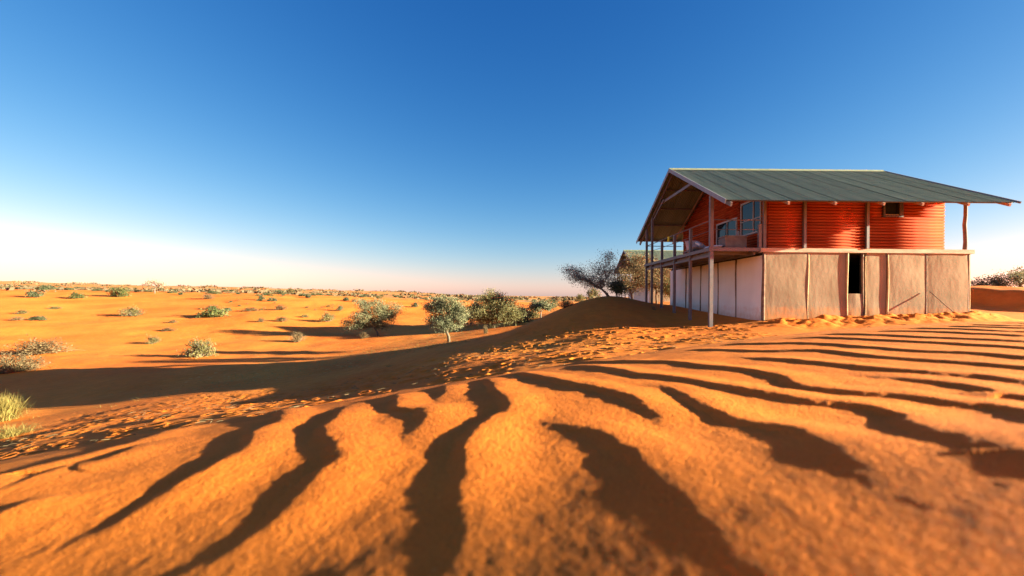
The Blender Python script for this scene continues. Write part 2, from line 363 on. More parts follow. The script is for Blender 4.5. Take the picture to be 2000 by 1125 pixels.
def ripples(x, y):
    out = np.zeros_like(x)
    wob = .026*vnoise(x/.13, y/.13, 71)+.020*vnoise(x/.05, y/.05, 72)+.012*vnoise(x/.018, y/.018, 73)
    for amp, pts in STRIPES:
        P = [trace(p) for p in pts]
        if (pts[-1][0] > 1990 or pts[-1][0] < 5) and pts[-1][1] < 960:      # runs on beyond what the photograph shows
            d = P[-1]-P[-2]; P.append(P[-1]+d/np.hypot(*d)*.9)
        # resample smoothly (Catmull-Rom)
        Q = [P[0]*2-P[1]]+P+[P[-1]*2-P[-2]]; S = []
        for i in range(1, len(Q)-2):
            for t in np.linspace(0, 1, 5, endpoint=False):
                a, b, c, d = Q[i-1], Q[i], Q[i+1], Q[i+2]
                S.append(.5*((2*b)+(c-a)*t+(2*a-5*b+4*c-d)*t*t+(3*b-a-3*c+d)*t**3))
        S.append(P[-1]); S = np.array(S)
        if S[0,1] < S[-1,1]: S = S[::-1]          # from far to near; the sunlit side is then on the left hand of travel
        L = np.append(0, np.cumsum(np.hypot(*np.diff(S, axis=0).T))); T = L[-1]
        m = (x > S[:,0].min()-.3) & (x < S[:,0].max()+.3) & (y > S[:,1].min()-.3) & (y < S[:,1].max()+.3)
        idx = np.nonzero(m)[0]
        if not len(idx): continue
        xx, yy = x[idx], y[idx]; best = np.full(len(idx), 9.0); sd = np.zeros(len(idx)); pos = np.zeros(len(idx))
        for i in range(len(S)-1):
            a = S[i]; d = S[i+1]-a; l2 = d@d+1e-12
            t = np.clip(((xx-a[0])*d[0]+(yy-a[1])*d[1])/l2, 0, 1)
            ex, ey = xx-a[0]-d[0]*t, yy-a[1]-d[1]*t; q = ex*ex+ey*ey; w = q < best
            best = np.where(w, q, best); side = d[0]*ey-d[1]*ex
            sd = np.where(w, np.sign(side)*np.sqrt(q), sd); pos = np.where(w, L[i]+t*math.sqrt(l2), pos)
        s = sd+wob[idx]*.5
        taper = np.clip(np.minimum(pos, T-pos)/min(.42, T*.45)+.10, 0, 1); taper = taper*taper*(3-2*taper)
        h = amp*taper
        ls, ll = .15, .045
        p = np.where(s > 0, .5+.5*np.cos(np.pi*np.clip(s/ls, 0, 1)), .5+.5*np.cos(np.pi*np.clip(-s/ll, 0, 1)))
        out[idx] = np.maximum(out[idx], h*p)
    return out

def tracks(x, y):
    """footprints: one dent in each jittered cell, pit with a pushed-up rim"""
    out = np.zeros_like(x); cs = .46
    cx, cy = np.floor(x/cs), np.floor(y/cs)
    for i in (-1,0,1):
        for j in (-1,0,1):
            gx, gy = cx+i, cy+j
            px = (gx+.1+.8*hash2(gx, gy, 1))*cs; py = (gy+.1+.8*hash2(gx, gy, 2))*cs
            an = 2.6+(hash2(gx, gy, 3)-.5)*2.2; k = hash2(gx, gy, 4)
            dx, dy = x-px, y-py
            a = dx*np.cos(an)+dy*np.sin(an); b = -dx*np.sin(an)+dy*np.cos(an)
            q = np.sqrt((a/.17)**2+(b/.085)**2)
            dep = np.where(k > .5, .02+.04*k, 0)
            out += dep*(-np.clip(1-q, 0, 1)**.7+.45*np.exp(-((q-1.25)/.3)**2))
    return out

def build_ground():
    rr = [.12]
    while rr[-1] < 9000:
        r = rr[-1]
        k = 1.02 if r < .35 else 1.0056 if r < 5.5 else 1.0042 if r < 21 else 1.013 if r < 90 else 1.045
        rr.append(r*k)
    rr = np.array(rr)
    th = np.concatenate([np.arange(-62, 62.01, .155), np.arange(64, 297, 2.6)]); th = np.radians(th)
    nr, nt = len(rr), len(th)
    X = (rr[:,None]*np.sin(th)[None]).ravel(); Y = (rr[:,None]*np.cos(th)[None]).ravel()
    Z, h = base_land(X, Y); r = np.hypot(X, Y)
    near = np.nonzero(r < 14)[0]
    xn, yn = X[near], Y[near]; rn = r[near]
    Z[near] += ripples(xn, yn)*h[near]*(1-.80*foot_dimming(yn))  # ripples flattened where the added tilt darkens the sand
    Z[near] += h[near]*(.0009*fbm(xn/.020, yn/.020, 51, 3)*(1-sstep(1.2, 3.5, rn))*(.45+.55*sstep(.5, 1.0, rn))+.0035*fbm(xn/.16, yn/.16, 55, 2))
    tr = np.nonzero((r > 3.5) & (r < 30) & (Y > 2) & (h < .99))[0]
    x, y = X[tr], Y[tr]
    m = (1-h[tr])*sstep(4, 6, r[tr])
    m = m*(1-sstep(16.5, 19, y-.12*x*0))*(1-sstep(6.5, 9, x))*(1-.75*sstep(-13, -20, x)) if False else m*(1-.8*sstep(16.0, 19.0, y))*(1-sstep(6.0, 8.5, x))*(1-.8*sstep(12, 20, -x))
    Z[tr] += m*(tracks(x, y)+.018*fbm(x/.45, y/.45, 31, 3))
    V = np.stack([X, Y, Z], 1)
    V = np.vstack([V, [[0, 0, near_cap(0., 0.)]]])
    i = np.arange(nr-1)[:,None]*nt; j = np.arange(nt)[None]; j2 = (j+1) % nt
    Fq = np.stack([i+j, i+nt+j, i+nt+j2, i+j2], -1).reshape(-1, 4)[:, ::-1]
    c = len(V)-1; jj = np.arange(nt); Ft = np.stack([np.full(nt, c), (jj+1) % nt, jj], 1)
    me = bpy.data.meshes.new('desert_ground')
    nq = len(Fq); nl = nq*4+nt*3
    me.vertices.add(len(V)); me.vertices.foreach_set('co', V.ravel().astype(np.float32))
    me.loops.add(nl); me.loops.foreach_set('vertex_index', np.concatenate([Fq.ravel(), Ft.ravel()]).astype(np.int32))
    me.polygons.add(nq+nt)
    me.polygons.foreach_set('loop_start', np.concatenate([np.arange(nq)*4, nq*4+np.arange(nt)*3]).astype(np.int32))
    me.update(calc_edges=True); me.validate()
    smooth(me)
    a = me.attributes.new('litter', 'FLOAT', 'POINT')
    xs, ys = V[:,0], V[:,1]; r = np.hypot(xs, ys)
    lit = sstep(18, 26, r)*(1-sstep(70, 110, r))*np.clip(.5+1.5*fbm(xs/14, ys/14, 41, 3), 0, 1)
    a.data.foreach_set('value', lit.astype(np.float32))
    b = me.attributes.new('scrub', 'FLOAT', 'POINT')
    crest = 118+8*fbm(xs/40, ys/40, 44, 2)
    b.data.foreach_set('value', sstep(0, 40, ys-crest).astype(np.float32))
    o = link('desert_ground', me, mat=M['sand']); tag(o, kind='structure')
    return o
build_ground()
# ------------------------------------------------------------------ the bungalow on stilts
BX, BY, BZ = 12.0, 19.3, -.7                                   # its base point
RX0, RX1, YE, YR, YF, ZE, ZR = 6.59, 16.05, 14.0, 19.3, 24.6, 3.18, 5.72
TAN = (ZR-ZE)/(YR-YE); SL = math.hypot(ZR-ZE, YR-YE)
ZD = 1.79                                                     # deck level
PX = 6.75; POSTS = [15.38, 17.23, 19.0, 20.7, 22.24, 23.2]
WX0, WX1, WY = 8.70, 14.92, 15.35                              # upper log storey
LX0, LX1, LY1 = 8.58, 15.84, 24.9                              # lower storey
rng = np.random.default_rng(7)
def roof_z(y): return ZE+TAN*(y-YE) if y < YR else ZE+TAN*(YF-y)
house = empty('bungalow', (BX, BY, BZ), 'red log bungalow on stilts with green corrugated roof and open deck', 'bungalow')
def L(x, y, z): return (x-BX, y-BY, z-BZ)
class HB(MB):
    """a mesh builder in the house's own frame"""
    def __init__(s): super().__init__()
    def mesh(s, name, sm=False):
        s.v = [L(*q) for q in s.v]; return super().mesh(name, sm)
def sub(parent, name, hb, m, sm=False): return hb.build(name, m, parent, sm=sm)

# roof: sheets, ridge cap, rafters, purlins, barge boards
roof = sub(house, 'roof', (lambda h: (h.tube([(RX0-.02, YR, ZR+.02), (RX1+.02, YR, ZR+.02)], .035, 8), h.bar((RX0-.02, YR-.10, ZR-.025), (RX1+.02, YR-.10, ZR-.025), .20, .006, (0,-TAN,1)), h.bar((RX0-.02, YR+.10, ZR-.025), (RX1+.02, YR+.10, ZR-.025), .20, .006, (0,TAN,1)), h)[-1])(HB()), M['roof'])
NSH = 13; SW = (RX1-RX0)/NSH
def sheet_mesh():
    mb = MB(); nw = 9; seg = 6; n = nw*seg; vs = []
    for j, t in enumerate((0, SL)):
        for i in range(n+1): vs.append((SW*1.03*i/n, -t, .011*math.cos(2*math.pi*i/seg)))
    mb.add(vs, [(i, i+1, n+2+i, n+1+i)[::-1] for i in range(n)])
    return mb.mesh('roof_sheet', True)
sm_ = sheet_mesh(); sm_.materials.append(M['roof'])
ang = math.atan(TAN)
for side in (0, 1):
    for i in range(NSH):
        o = link('roof_sheet', sm_, roof)
        if side == 0:
            o.location = L(RX0+SW*i, YR, ZR+.003*(i % 2)); o.rotation_euler = (ang+rng.normal(0,.0012), 0, 0)
        else:
            o.location = L(RX0+SW*(i+1), YR, ZR+.003*(i % 2)); o.rotation_euler = Euler((ang+rng.normal(0,.0012), 0, math.pi)).copy()
RAF = [6.77, 8.62, 10.13, 11.68, 12.93, 14.40, 15.72]
for x in RAF:
    for side in (0, 1):
        h = HB(); off = -.165 if x < 7 else -.115; hh = .13 if x < 7 else .085
        if side == 0: h.bar((x, YE-.03, ZE+off+.02), (x, YR, ZR+off+.02), .06, hh)
        else: h.bar((x, YF-.02, ZE+off+.02), (x, YR, ZR+off+.02), .06, hh)
        sub(roof, 'rafter', h, M['steel'] if x < 7 else M['rafter'])
for side in (0, 1):
    for t in (.04, .29, .53, .77, .96):
        y = YE+(YR-YE)*t if side == 0 else YF-(YF-YR)*t
        h = HB(); h.box(RX0+.02, RX1-.02, y-.035, y+.035, roof_z(y)-.085, roof_z(y)-.025); sub(roof, 'purlin', h, M['steel'])
for x in (RX0-.012, RX1+.012):
    for side in (0, 1):
        h = HB(); ya = YE-.03 if side == 0 else YF+.03
        (h.bar((x, ya, ZE-.05), (x, YR, ZR-.045), .022, .15) if x < 10 else h.bar((x, ya, ZE-.01), (x, YR, ZR-.005), .022, .07)); sub(roof, 'barge_board', h, M['barge'])
h = HB(); h.bar((PX+.09, 17.35, 4.60), (PX+.09, 21.25, 4.60), .05, .11); sub(roof, 'collar_tie', h, M['steel'])
h = HB(); h.bar((PX+.04, 22.24, 3.95), (PX+.04, 20.6, 4.66), .05, .08); sub(roof, 'brace', h, M['steel'])

# posts of the deck
for i, y in enumerate(POSTS):
    h = HB(); top = roof_z(y)-.20 if i in (0, 4, 5) else ZD+.95
    w = .062 if i == 0 else .05
    h.box(PX-w, PX+w, y-w, y+w, gz(PX, y)-.5, top)
    sub(house, 'post', h, M['steel'])
h = HB(); h.box(8.41, 8.51, 15.33, 15.43, ZD-.16, ZD+.85); sub(house, 'railing_post', h, M['steel'])
# deck: boards, edge beams, joists
deck = sub(house, 'deck', (lambda h: (h.box(PX+.06, PX+.14, 15.5, 23.1, ZD-.22, ZD-.10), h.box(8.30, 8.38, 15.5, 23.1, ZD-.22, ZD-.10), h)[2])(HB()), M['steel'])
nb = 13
for i in range(nb):
    h = HB(); w = (LX0+.02-(PX-.04))/nb; x = PX-.04+w*i
    h.box(x+.004, x+w-.004, 15.36, 23.24, ZD-.032, ZD); sub(deck, 'deck_board', h, M['deck'])
for y in np.arange(15.9, 23.2, .9):
    h = HB(); h.box(PX+.15, 8.29, y-.03, y+.03, ZD-.19, ZD-.034); sub(deck, 'joist', h, M['steel'])
h = HB(); h.box(PX-.03, 8.56, 15.295, 15.355, ZD-.11, ZD+.012); sub(deck, 'edge_beam', h, M['steel'])
h = HB(); h.box(PX-.105, PX-.045, 15.295, 23.3, ZD-.11, ZD+.012); sub(deck, 'edge_beam', h, M['steel'])
h = HB(); h.box(PX-.03, 8.56, 23.25, 23.31, ZD-.16, ZD+.012); sub(deck, 'edge_beam', h, M['steel'])
h = HB(); h.box(PX-.02, PX+.05, 15.45, 23.2, ZD-.30, ZD-.23); sub(deck, 'edge_beam', h, M['steel'])
rail = sub(house, 'railing', (lambda h: (h.tube([(PX, 15.44, ZD+.98), (PX, 23.2, ZD+.98)], .022, 8), h)[1])(HB()), M['steel'], True)
for a, b, r in (((PX, 15.44, ZD+.62), (PX, 23.2, ZD+.62), .012), ((PX+.06, 15.38, ZD+1.0), (8.5, 15.38, ZD+1.0), .018), ((PX+.06, 15.38, ZD+.66), (8.42, 15.38, ZD+.66), .011), ((PX, 23.2, ZD+.98), (8.6, 23.2, ZD+.98), .018)):
    h = HB(); h.tube([a, b], r, 6); sub(rail, 'rail', h, M['steel'], True)

# upper storey of half logs
LP = .104
def log_mesh(length):
    mb = MB(); vs = []; n = 6
    for x in (0, length):
        for k in range(n+1):
            a = math.pi*k/n; vs.append((x, -.052*math.sin(a)*1.1, -.052*math.cos(a)))
    mb.add(vs, [(k, k+1, n+2+k, n+1+k)[::-1] for k in range(n)]+[tuple(range(n+1)), tuple(range(2*n+1, n, -1))])
    me = mb.mesh('log'); smooth(me); me.materials.append(M['log']); return me
_lm = {}
def log(parent, x0, x1, z, axis='x', pos=0.0):
    k = round(x1-x0, 3)
    if k < .03: return
    if k not in _lm: _lm[k] = log_mesh(k)
    o = link('log', _lm[k], parent)
    dz = rng.normal(0, .0012); dp = rng.normal(0, .002)
    if axis == 'x': o.location = L(x0, pos+dp, z+dz)
    else: o.location = L(pos+dp, x1, z+dz); o.rotation_euler = (0, 0, -math.pi/2)
ZT = 3.76
def wall_front():
    h = HB(); y0, y1 = WY+.012, WY+.11
    wx0, wx1, wz0, wz1 = 12.77, 13.38, 2.97, 3.475
    for b in ((WX0, wx0, y0, y1, ZD-.05, ZT), (wx1, WX1, y0, y1, ZD-.05, ZT), (wx0, wx1, y0, y1, ZD-.05, wz0), (wx0, wx1, y0, y1, wz1, ZT)): h.box(*b)
    w = sub(house, 'front_wall', h, M['core'])
    n = int((ZT-ZD)/LP)
    for i in range(n+1):
        z = ZD+.052+LP*i
        for (a, b) in ((WX0+.03, 9.92), (10.02, 12.12), (12.22, WX1)):
            if a < wx0 < b and wz0-.05 < z < wz1+.05:
                log(w, a, wx0-.05, z, 'x', WY); log(w, wx1+.05, b, z, 'x', WY)
            else: log(w, a, b, z, 'x', WY)
    for x in (9.97, 12.17):
        h = HB(); h.box(x-.045, x+.045, WY-.13, WY+.02, ZD+.012, ZT-.02); sub(w, 'wall_post', h, M['steel'])
    # small window
    h = HB(); t = .06
    h.box(wx0-.05, wx1+.05, WY-.10, WY+.03, wz0-.05, wz0+.03); h.box(wx0-.05, wx1+.05, WY-.10, WY+.03, wz1-.03, wz1+.05)
    h.box(wx0-.05, wx0+.03, WY-.10, WY+.03, wz0+.03, wz1-.03); h.box(wx1-.09, wx1+.05, WY-.10, WY+.03, wz0+.03, wz1-.03)
    wi = sub(house, 'window', h, M['dframe'])
    h = HB(); h.box(wx0+.03, wx1-.09, WY-.015, WY-.005, wz0+.03, wz1-.03); sub(wi, 'pane', h, M['glass'])
    h = HB(); h.box(wx0+.03, wx1-.09, WY-.07, WY-.017, wz0+.03, wz0+.05); sub(wi, 'sill', h, M['batten'])
wall_front()
def wall_side():
    X = WX0; h = HB(); x0, x1 = X+.012, X+.10
    a0, a1, az0, az1 = 15.68, 17.0, 2.48, 3.64         # big window
    d0, d1, dz1 = 17.42, 19.1, 3.2                      # glazed door
    for b in ((x0, x1, WY+.12, a0, ZD-.05, ZT), (x0, x1, a0, a1, ZD-.05, az0), (x0, x1, a0, a1, az1, ZT+.1), (x0, x1, a1, d0, ZD-.05, ZT+.5), (x0, x1, d0, d1, dz1, ZT+.9), (x0, x1, d1, 23.1, ZD-.05, ZT-.1)): h.box(*b)
    # gable above
    h.add([(x0, WY+.12, ZT), (x0, 23.1, ZT-.1), (x0, YR, ZR-.35), (x1, WY+.12, ZT), (x1, 23.1, ZT-.1), (x1, YR, ZR-.35)], [(0,1,2),(5,4,3),(0,2,5,3),(1,4,5,2)])
    w = sub(house, 'side_wall', h, M['core'])
    z = ZD+.052
    while z < ZR-.5:
        lo = WY+.02 if z < ZT else YE+(z+.25-ZE)/TAN
        hi = 23.1 if z < ZT-.2 else YF-(z+.25-ZE)/TAN
        segs = [(lo, hi)]
        def cut(sg, a, b): 
            out = []
            for p, q in sg:
                if b <= p or a >= q: out.append((p, q)); continue
                if p < a: out.append((p, a))
                if q > b: out.append((b, q))
            return out
        if az0-.04 < z < az1+.05: segs = cut(segs, a0-.06, a1+.06)
        if z < dz1+.05: segs = cut(segs, d0-.06, d1+.06)
        segs = cut(segs, 17.1, 17.26)
        for p, q in segs: log(w, p, q, z, 'y', X)
        # crossed log ends at the two corners
        for y in (WY+.03, 17.18):
            if z < ZT-.05:
                h = HB(); h.tube([(X-.10, y, z), (X+.02, y, z)], .048, 7); sub(w, 'log_end', h, M['log'], True)
        z += LP
    def glazed(name, y0, y1, z0, z1, mull, trans):
        h = HB(); t = .06; xa, xb = X-.075, X-.01
        h.box(xa, xb, y0-t, y1+t, z1, z1+t); h.box(xa, xb, y0-t, y1+t, z0-t, z0)
        h.box(xa, xb, y0-t, y0, z0, z1); h.box(xa, xb, y1, y1+t, z0, z1)
        wi = sub(house, name, h, M['frame'])
        ys = [y0]+mull+[y1]
        for i in range(len(ys)-1):
            h = HB(); h.box(X-.042, X-.034, ys[i]+.015, ys[i+1]-.015, z0, z1); sub(wi, 'pane', h, M['glass'])
        for m_ in mull:
            h = HB(); h.box(xa+.01, xb, m_-.02, m_+.02, z0, z1); sub(wi, 'mullion', h, M['frame'])
        for tz in trans:
            h = HB(); h.box(xa+.012, xb-.03, y0, y1, tz-.015, tz+.015); sub(wi, 'glazing_bar', h, M['frame'])
    glazed('window', a0, a1, az0, az1, [16.15], [2.97])
    glazed('door', d0, d1, ZD+.06, dz1, [18.2], [])
    h = HB(); h.box(X-.13, X-.03, WY-.02, WY+.05, ZD+.01, ZT+.02); sub(w, 'corner_post', h, M['steel'])
wall_side()
h = HB(); h.box(WX1-.1, WX1-.002, WY+.12, 23.1, ZD-.05, ZT-.1)
h.add([(WX1-.1, WY+.12, ZT-.1), (WX1-.1, 23.1, ZT-.1), (WX1-.1, YR, ZR-.35), (WX1-.002, WY+.12, ZT-.1), (WX1-.002, 23.1, ZT-.1), (WX1-.002, YR, ZR-.35)], [(0,1,2),(5,4,3),(0,2,5,3),(1,4,5,2)])
sub(house, 'end_wall', h, M['core'])
h = HB(); h.box(WX0+.11, WX1-.11, 23.0, 23.1, ZD-.05, ZT-.1); sub(house, 'back_wall', h, M['core'])
h = HB(); h.box(LX0+.05, LX1-.02, WY+.14, LY1-.05, ZD-.12, ZD-.035); sub(house, 'floor_slab', h, M['deck'])
for y in (15.42, 23.0):
    h = HB(); pts = [(15.76+.012*math.sin(i*1.7), y+.01*math.cos(i*2.1), ZD-.03+(roof_z(y)-.2-ZD)*i/6) for i in range(7)]
    h.tube(pts, [.062, .060, .058, .059, .056, .055, .054], 10); sub(house, 'porch_pole', h, M['wood'], True)
h = HB()
h.box(8.45, 15.95, WY-.085, WY+.10, ZD-.135, ZD+.006)
lb = sub(house, 'ledge_beam', h, M['ledge'])
h = HB(); h.box(15.80, 15.95, WY+.11, LY1, ZD-.135, ZD+.004); sub(house, 'ledge_beam', h, M['ledge'])

# lower storey: sagging plastered panels between crooked poles
def panel_mesh(w, hgt, seed, m_):
    nx, nz = 10, 14; vs = []; r_ = np.random.default_rng(seed); ph = r_.uniform(0, 6, 4)
    for j in range(nz+1):
        for i in range(nx+1):
            u, v = i/nx, j/nz
            e = math.sin(math.pi*u)**.6
            d = .007*math.sin(3.1*u+ph[0]+2*v)+.007*math.sin(4.7*v+ph[1])*e+.004*math.sin(9*v+5*u+ph[2])
            vs.append((u*w, -d-.012*e, v*hgt))
    fs = [(j*(nx+1)+i, j*(nx+1)+i+1, (j+1)*(nx+1)+i+1, (j+1)*(nx+1)+i) for j in range(nz) for i in range(nx)]
    n0 = len(vs); vs += [(0, .05, 0), (w, .05, 0), (w, .05, hgt), (0, .05, hgt)]; fs.append((n0+3, n0+2, n0+1, n0))
    fs += [(n0, n0+1, nx, 0), (nz*(nx+1)+nx, n0+2, n0+3, nz*(nx+1))]
    mb = MB(); mb.add(vs, fs); me = mb.mesh('panel'); smooth(me); me.materials.append(m_); return me
ZB, ZTOP = -1.25, ZD-.137
lower = sub(house, 'lower_wall', (lambda h: (h.box(LX0+.06, 11.54, WY+.07, WY+.10, ZB, ZTOP-.01), h.box(12.06, LX1-.05, WY+.07, WY+.10, ZB, ZTOP-.01), h.box(11.54, 12.06, WY+.07, WY+.10, ZB, .10),
     h.box(LX0+.06, LX0+.09, WY+.11, LY1-.05, ZB, ZTOP-.01), h.box(LX1-.09, LX1-.06, WY+.11, LY1-.05, ZB, ZTOP-.01), h.box(LX0+.06, LX1-.06, LY1-.1, LY1-.06, ZB, ZTOP-.01), h)[6])(HB()), M['black'])
def crooked(x, y, z0, z1, r, seed, m, dx=1.0, dy=.3, n=9, name='pole'):
    r_ = np.random.default_rng(seed); p1, p2 = r_.uniform(0, 6, 2); h = HB(); pts = []
    for i in range(n+1):
        t = i/n; pts.append((x+.6*dx*(.022*math.sin(2.2*t*3+p1)+.008*math.sin(9*t+p2)), y+dy*.02*math.sin(4*t+p2), z0+(z1-z0)*t))
    h.tube(pts, [r*(1.05-.15*math.sin(5*i/n+p1)) for i in range(n+1)], 7); return sub(lower, name, h, m, True)
FX = [LX0+.02, 10.15, 11.54]
for i, (a, b) in enumerate(((8.64, 10.13), (10.17, 11.50), (12.21, 12.94), (12.98, 14.30), (14.34, 15.80))):
    o = link('panel', panel_mesh(b-a, ZTOP-ZB, i+1, M['panel']), lower); o.location = L(a, WY-.022+(.02 if i == 2 else 0), ZB)
o = link('panel', panel_mesh(.50, .10-ZB+.12, 17, M['panel']), lower); o.location = L(11.56, WY-.025, ZB)
crooked(8.60, WY+.012, ZB, ZTOP, .055, 1, M['darkpole'], .8)
crooked(10.15, WY-.015, ZB, ZTOP, .024, 2, M['batten'])
crooked(11.52, WY-.03, ZB, ZTOP, .034, 3, M['batten'], 1.2)
crooked(12.08, WY-.01, ZB, ZTOP, .034, 4, M['darkpole'], .6)
crooked(12.16, WY-.035, ZB, ZTOP-.12, .022, 5, M['batten'], .6)
crooked(12.96, WY-.02, ZB, ZTOP, .028, 6, M['batten'], .7)
crooked(14.32, WY-.01, ZB, ZTOP, .026, 7, M['darkpole'], .8)
crooked(15.81, WY+.012, ZB, ZTOP, .042, 8, M['darkpole'], .6)
crooked(15.87, WY+.01, ZB, ZTOP, .022, 9, M['batten'], .6)
SY = [WY+.06, 17.28, 18.85, 20.65, 22.5, 24.35, LY1]
for i in range(6):
    a, b = SY[i]+.015, SY[i+1]-.015
    o = link('panel', panel_mesh(b-a, ZTOP-ZB-.1, 30+i, M['panel2']), lower); o.location = L(LX0+.02, b, ZB); o.rotation_euler = (0, 0, -math.pi/2)
    if i: crooked(LX0+.0, SY[i], ZB, ZTOP-.1, .024, 40+i, M['darkpole'], .3, 1.2)
for i, (a, b) in enumerate(((WY+.08, 18.5), (18.53, 21.7), (21.73, LY1))):
    o = link('panel', panel_mesh(b-a, ZTOP-ZB, 60+i, M['panel']), lower); o.location = L(LX1-.02, a, ZB); o.rotation_euler = (0, 0, math.pi/2)

# the same kind of bungalow farther back along the dune
def copy_tree(o, parent, skip):
    for ch in [c for c in o.children if not any(c.name.startswith(s) for s in skip)]:
        c = ch.copy(); C.objects.link(c); c.parent = parent; copy_tree(ch, c, skip)
h2 = empty('bungalow', (BX+5.85, BY+33.0, BZ), 'distant bungalow with olive roof half hidden behind the thorn trees and deck posts', 'bungalow')
copy_tree(house, h2, ('pole', 'log_end', 'joist', 'sill', 'railing'))

# things on and by the house
def chest(name, x0, x1, y0, y1, z0, z1, label):
    t = empty(name, ((x0+x1)/2, (y0+y1)/2, z0), label, 'chest'); hx, hy, hz = (x1-x0)/2, (y1-y0)/2, z1-z0
    mb = MB(); mb.box(-hx+.02, hx-.02, -hy+.02, hy-.02, .0, hz-.05); mb.build('body', M['grey'], t)
    for i in range(5):
        a = .02+(hz-.09)/5*i; b = a+(hz-.09)/5-.012
        mb = MB(); mb.box(-hx, hx, -hy, -hy+.018, a, b); mb.build('slat', M['grey'], t)
        mb = MB(); mb.box(-hx, -hx+.018, -hy+.02, hy, a, b); mb.build('slat', M['grey'], t)
    mb = MB(); mb.box(-hx-.015, hx+.015, -hy-.015, hy+.015, hz-.048, hz); mb.build('lid', M['grey'], t)
chest('deck_chest', 7.42, 8.20, 15.75, 16.3, ZD, ZD+.50, 'grey slatted wooden chest at the near edge of the deck')
t = empty('lantern', (8.02, 16.0, ZD+.50), 'small lantern standing on the grey deck chest', 'lantern')
mb = MB(); mb.tube([(0,0,0),(0,0,.03)], .09, 10); mb.build('base', M['white'], t)
mb = MB(); mb.tube([(0,0,.03),(0,0,.09),(0,0,.17),(0,0,.2)], [.035,.042,.042,.03], 8); mb.build('glass_body', M['frame'], t, sm=True)
mb = MB(); mb.tube([(0,0,.2),(0,0,.23)], [.045,.02], 8); mb.build('cap', M['dframe'], t)
def pad(w, d, hgt, seed, n=10):
    """a soft stuffed pad"""
    vs = []; fs = []; r_ = np.random.default_rng(seed); m = n+1
    for s in (1, -1):
        for j in range(m):
            for i in range(m):
                u, v = i/n*2-1, j/n*2-1
                e = ((1-abs(u)**4)*(1-abs(v)**4))**.45
                vs.append((u*w/2, v*d/2, hgt/2+s*hgt/2*e*(1+.1*math.sin(7*u+5*v+seed))))
    for j in range(n):
        for i in range(n):
            a = j*m+i; fs.append((a, a+1, a+m+1, a+m)); b = a+m*m; fs.append((b+m, b+m+1, b+1, b))
    mb = MB(); mb.add(vs, fs); return mb
t = empty('lounge_chair', (7.25, 17.9, ZD), 'low deck chair with pale pink cushions behind the railing', 'chair')
mb = MB(); mb.box(-.33, .33, -.45, .45, .14, .20); mb.build('frame', M['grey'], t)
for sx in (-.3, .3):
    for sy in (-.4, .4):
        mb = MB(); mb.box(sx-.03, sx+.03, sy-.03, sy+.03, 0, .14); mb.build('leg', M['grey'], t)
o = pad(.62, .86, .16, 3).build('seat_cushion', M['cushion'], t, (0, 0, .2), sm=True)
o = pad(.62, .6, .17, 5).build('back_cushion', M['cushion'], t, (0, .38, .34), sm=True); o.rotation_euler = (R(62), 0, 0)
o = pad(.36, .34, .14, 8).build('pillow', M['white'], t, (.1, -.05, .36), sm=True); o.rotation_euler = (R(30), R(10), .5)
t = empty('sun_lounger', (7.12, 16.05, ZD), 'white padded lounger end beside the grey deck chest', 'lounger')
mb = MB(); mb.box(-.27, .27, -.3, .3, .02, .06); mb.build('frame', M['grey'], t)
o = pad(.52, .62, .10, 11).build('cushion', M['white'], t, (0, 0, .06), sm=True); o.rotation_euler = (0, R(-6), 0)
mb = MB(); n = 6; vs = []
for j in range(7):
    for i in range(n+1):
        y = -.13+.26*i/n; zz = .03-.24*j/6 if j else .03
        vs.append((-.035-.012*math.sin(6*y*4+j), y*(1-.06*j), zz))
fs = [(j*(n+1)+i, j*(n+1)+i+1, (j+1)*(n+1)+i+1, (j+1)*(n+1)+i) for j in range(6) for i in range(n)]
mb.add(vs, fs); mb.add([(v[0]+.07, v[1], v[2]*.8) for v in vs], [f[::-1] for f in fs]); k = n+1
mb.add([vs[i] for i in range(k)]+[(vs[i][0]+.07, vs[i][1], vs[i][2]*.8) for i in range(k)], [(i, k+i, k+i+1, i+1) for i in range(n)])
o = mb.build('hung_cloth', M['yellow'], None, (PX, 19.75, ZD+.975), sm=True); tag(o, 'small yellow cloth hung over the deck railing', 'cloth')
o = (lambda m_: (m_.tube([(0,0,0), (-.25,.25,.42), (-.48,.47,.80)], [.016,.014,.012], 6), m_)[1])(MB()).build('leaning_stick', M['darkpole'], None, (14.86, 14.80, gz(14.86,14.8)-.04), sm=True)
tag(o, 'thin stick leaning against the rightmost plaster panels', 'stick')
# ------------------------------------------------------------------ plants
def leaf_quads(centers, size, rg, flat=.5, asp=.5):
    n = len(centers)
    d = rg.normal(size=(n,3)); d /= np.linalg.norm(d, axis=1)[:,None]
    e = rg.normal(size=(n,3)); e = e-(e*d).sum(1)[:,None]*d; e /= np.linalg.norm(e, axis=1)[:,None]
    s = size*rg.uniform(.6, 1.3, n)[:,None]
    a, b = d*s, e*s*asp
    return np.stack([centers-a, centers+b, centers+a, centers-b], 1)

def crooked_line(a, b, rg, n=5, wob=.12):
    a, b = np.array(a, float), np.array(b, float); l = np.linalg.norm(b-a); pts = [a]
    for i in range(1, n): pts.append(a+(b-a)*i/n+rg.normal(0, wob*l/n, 3))
    pts.append(b); return pts

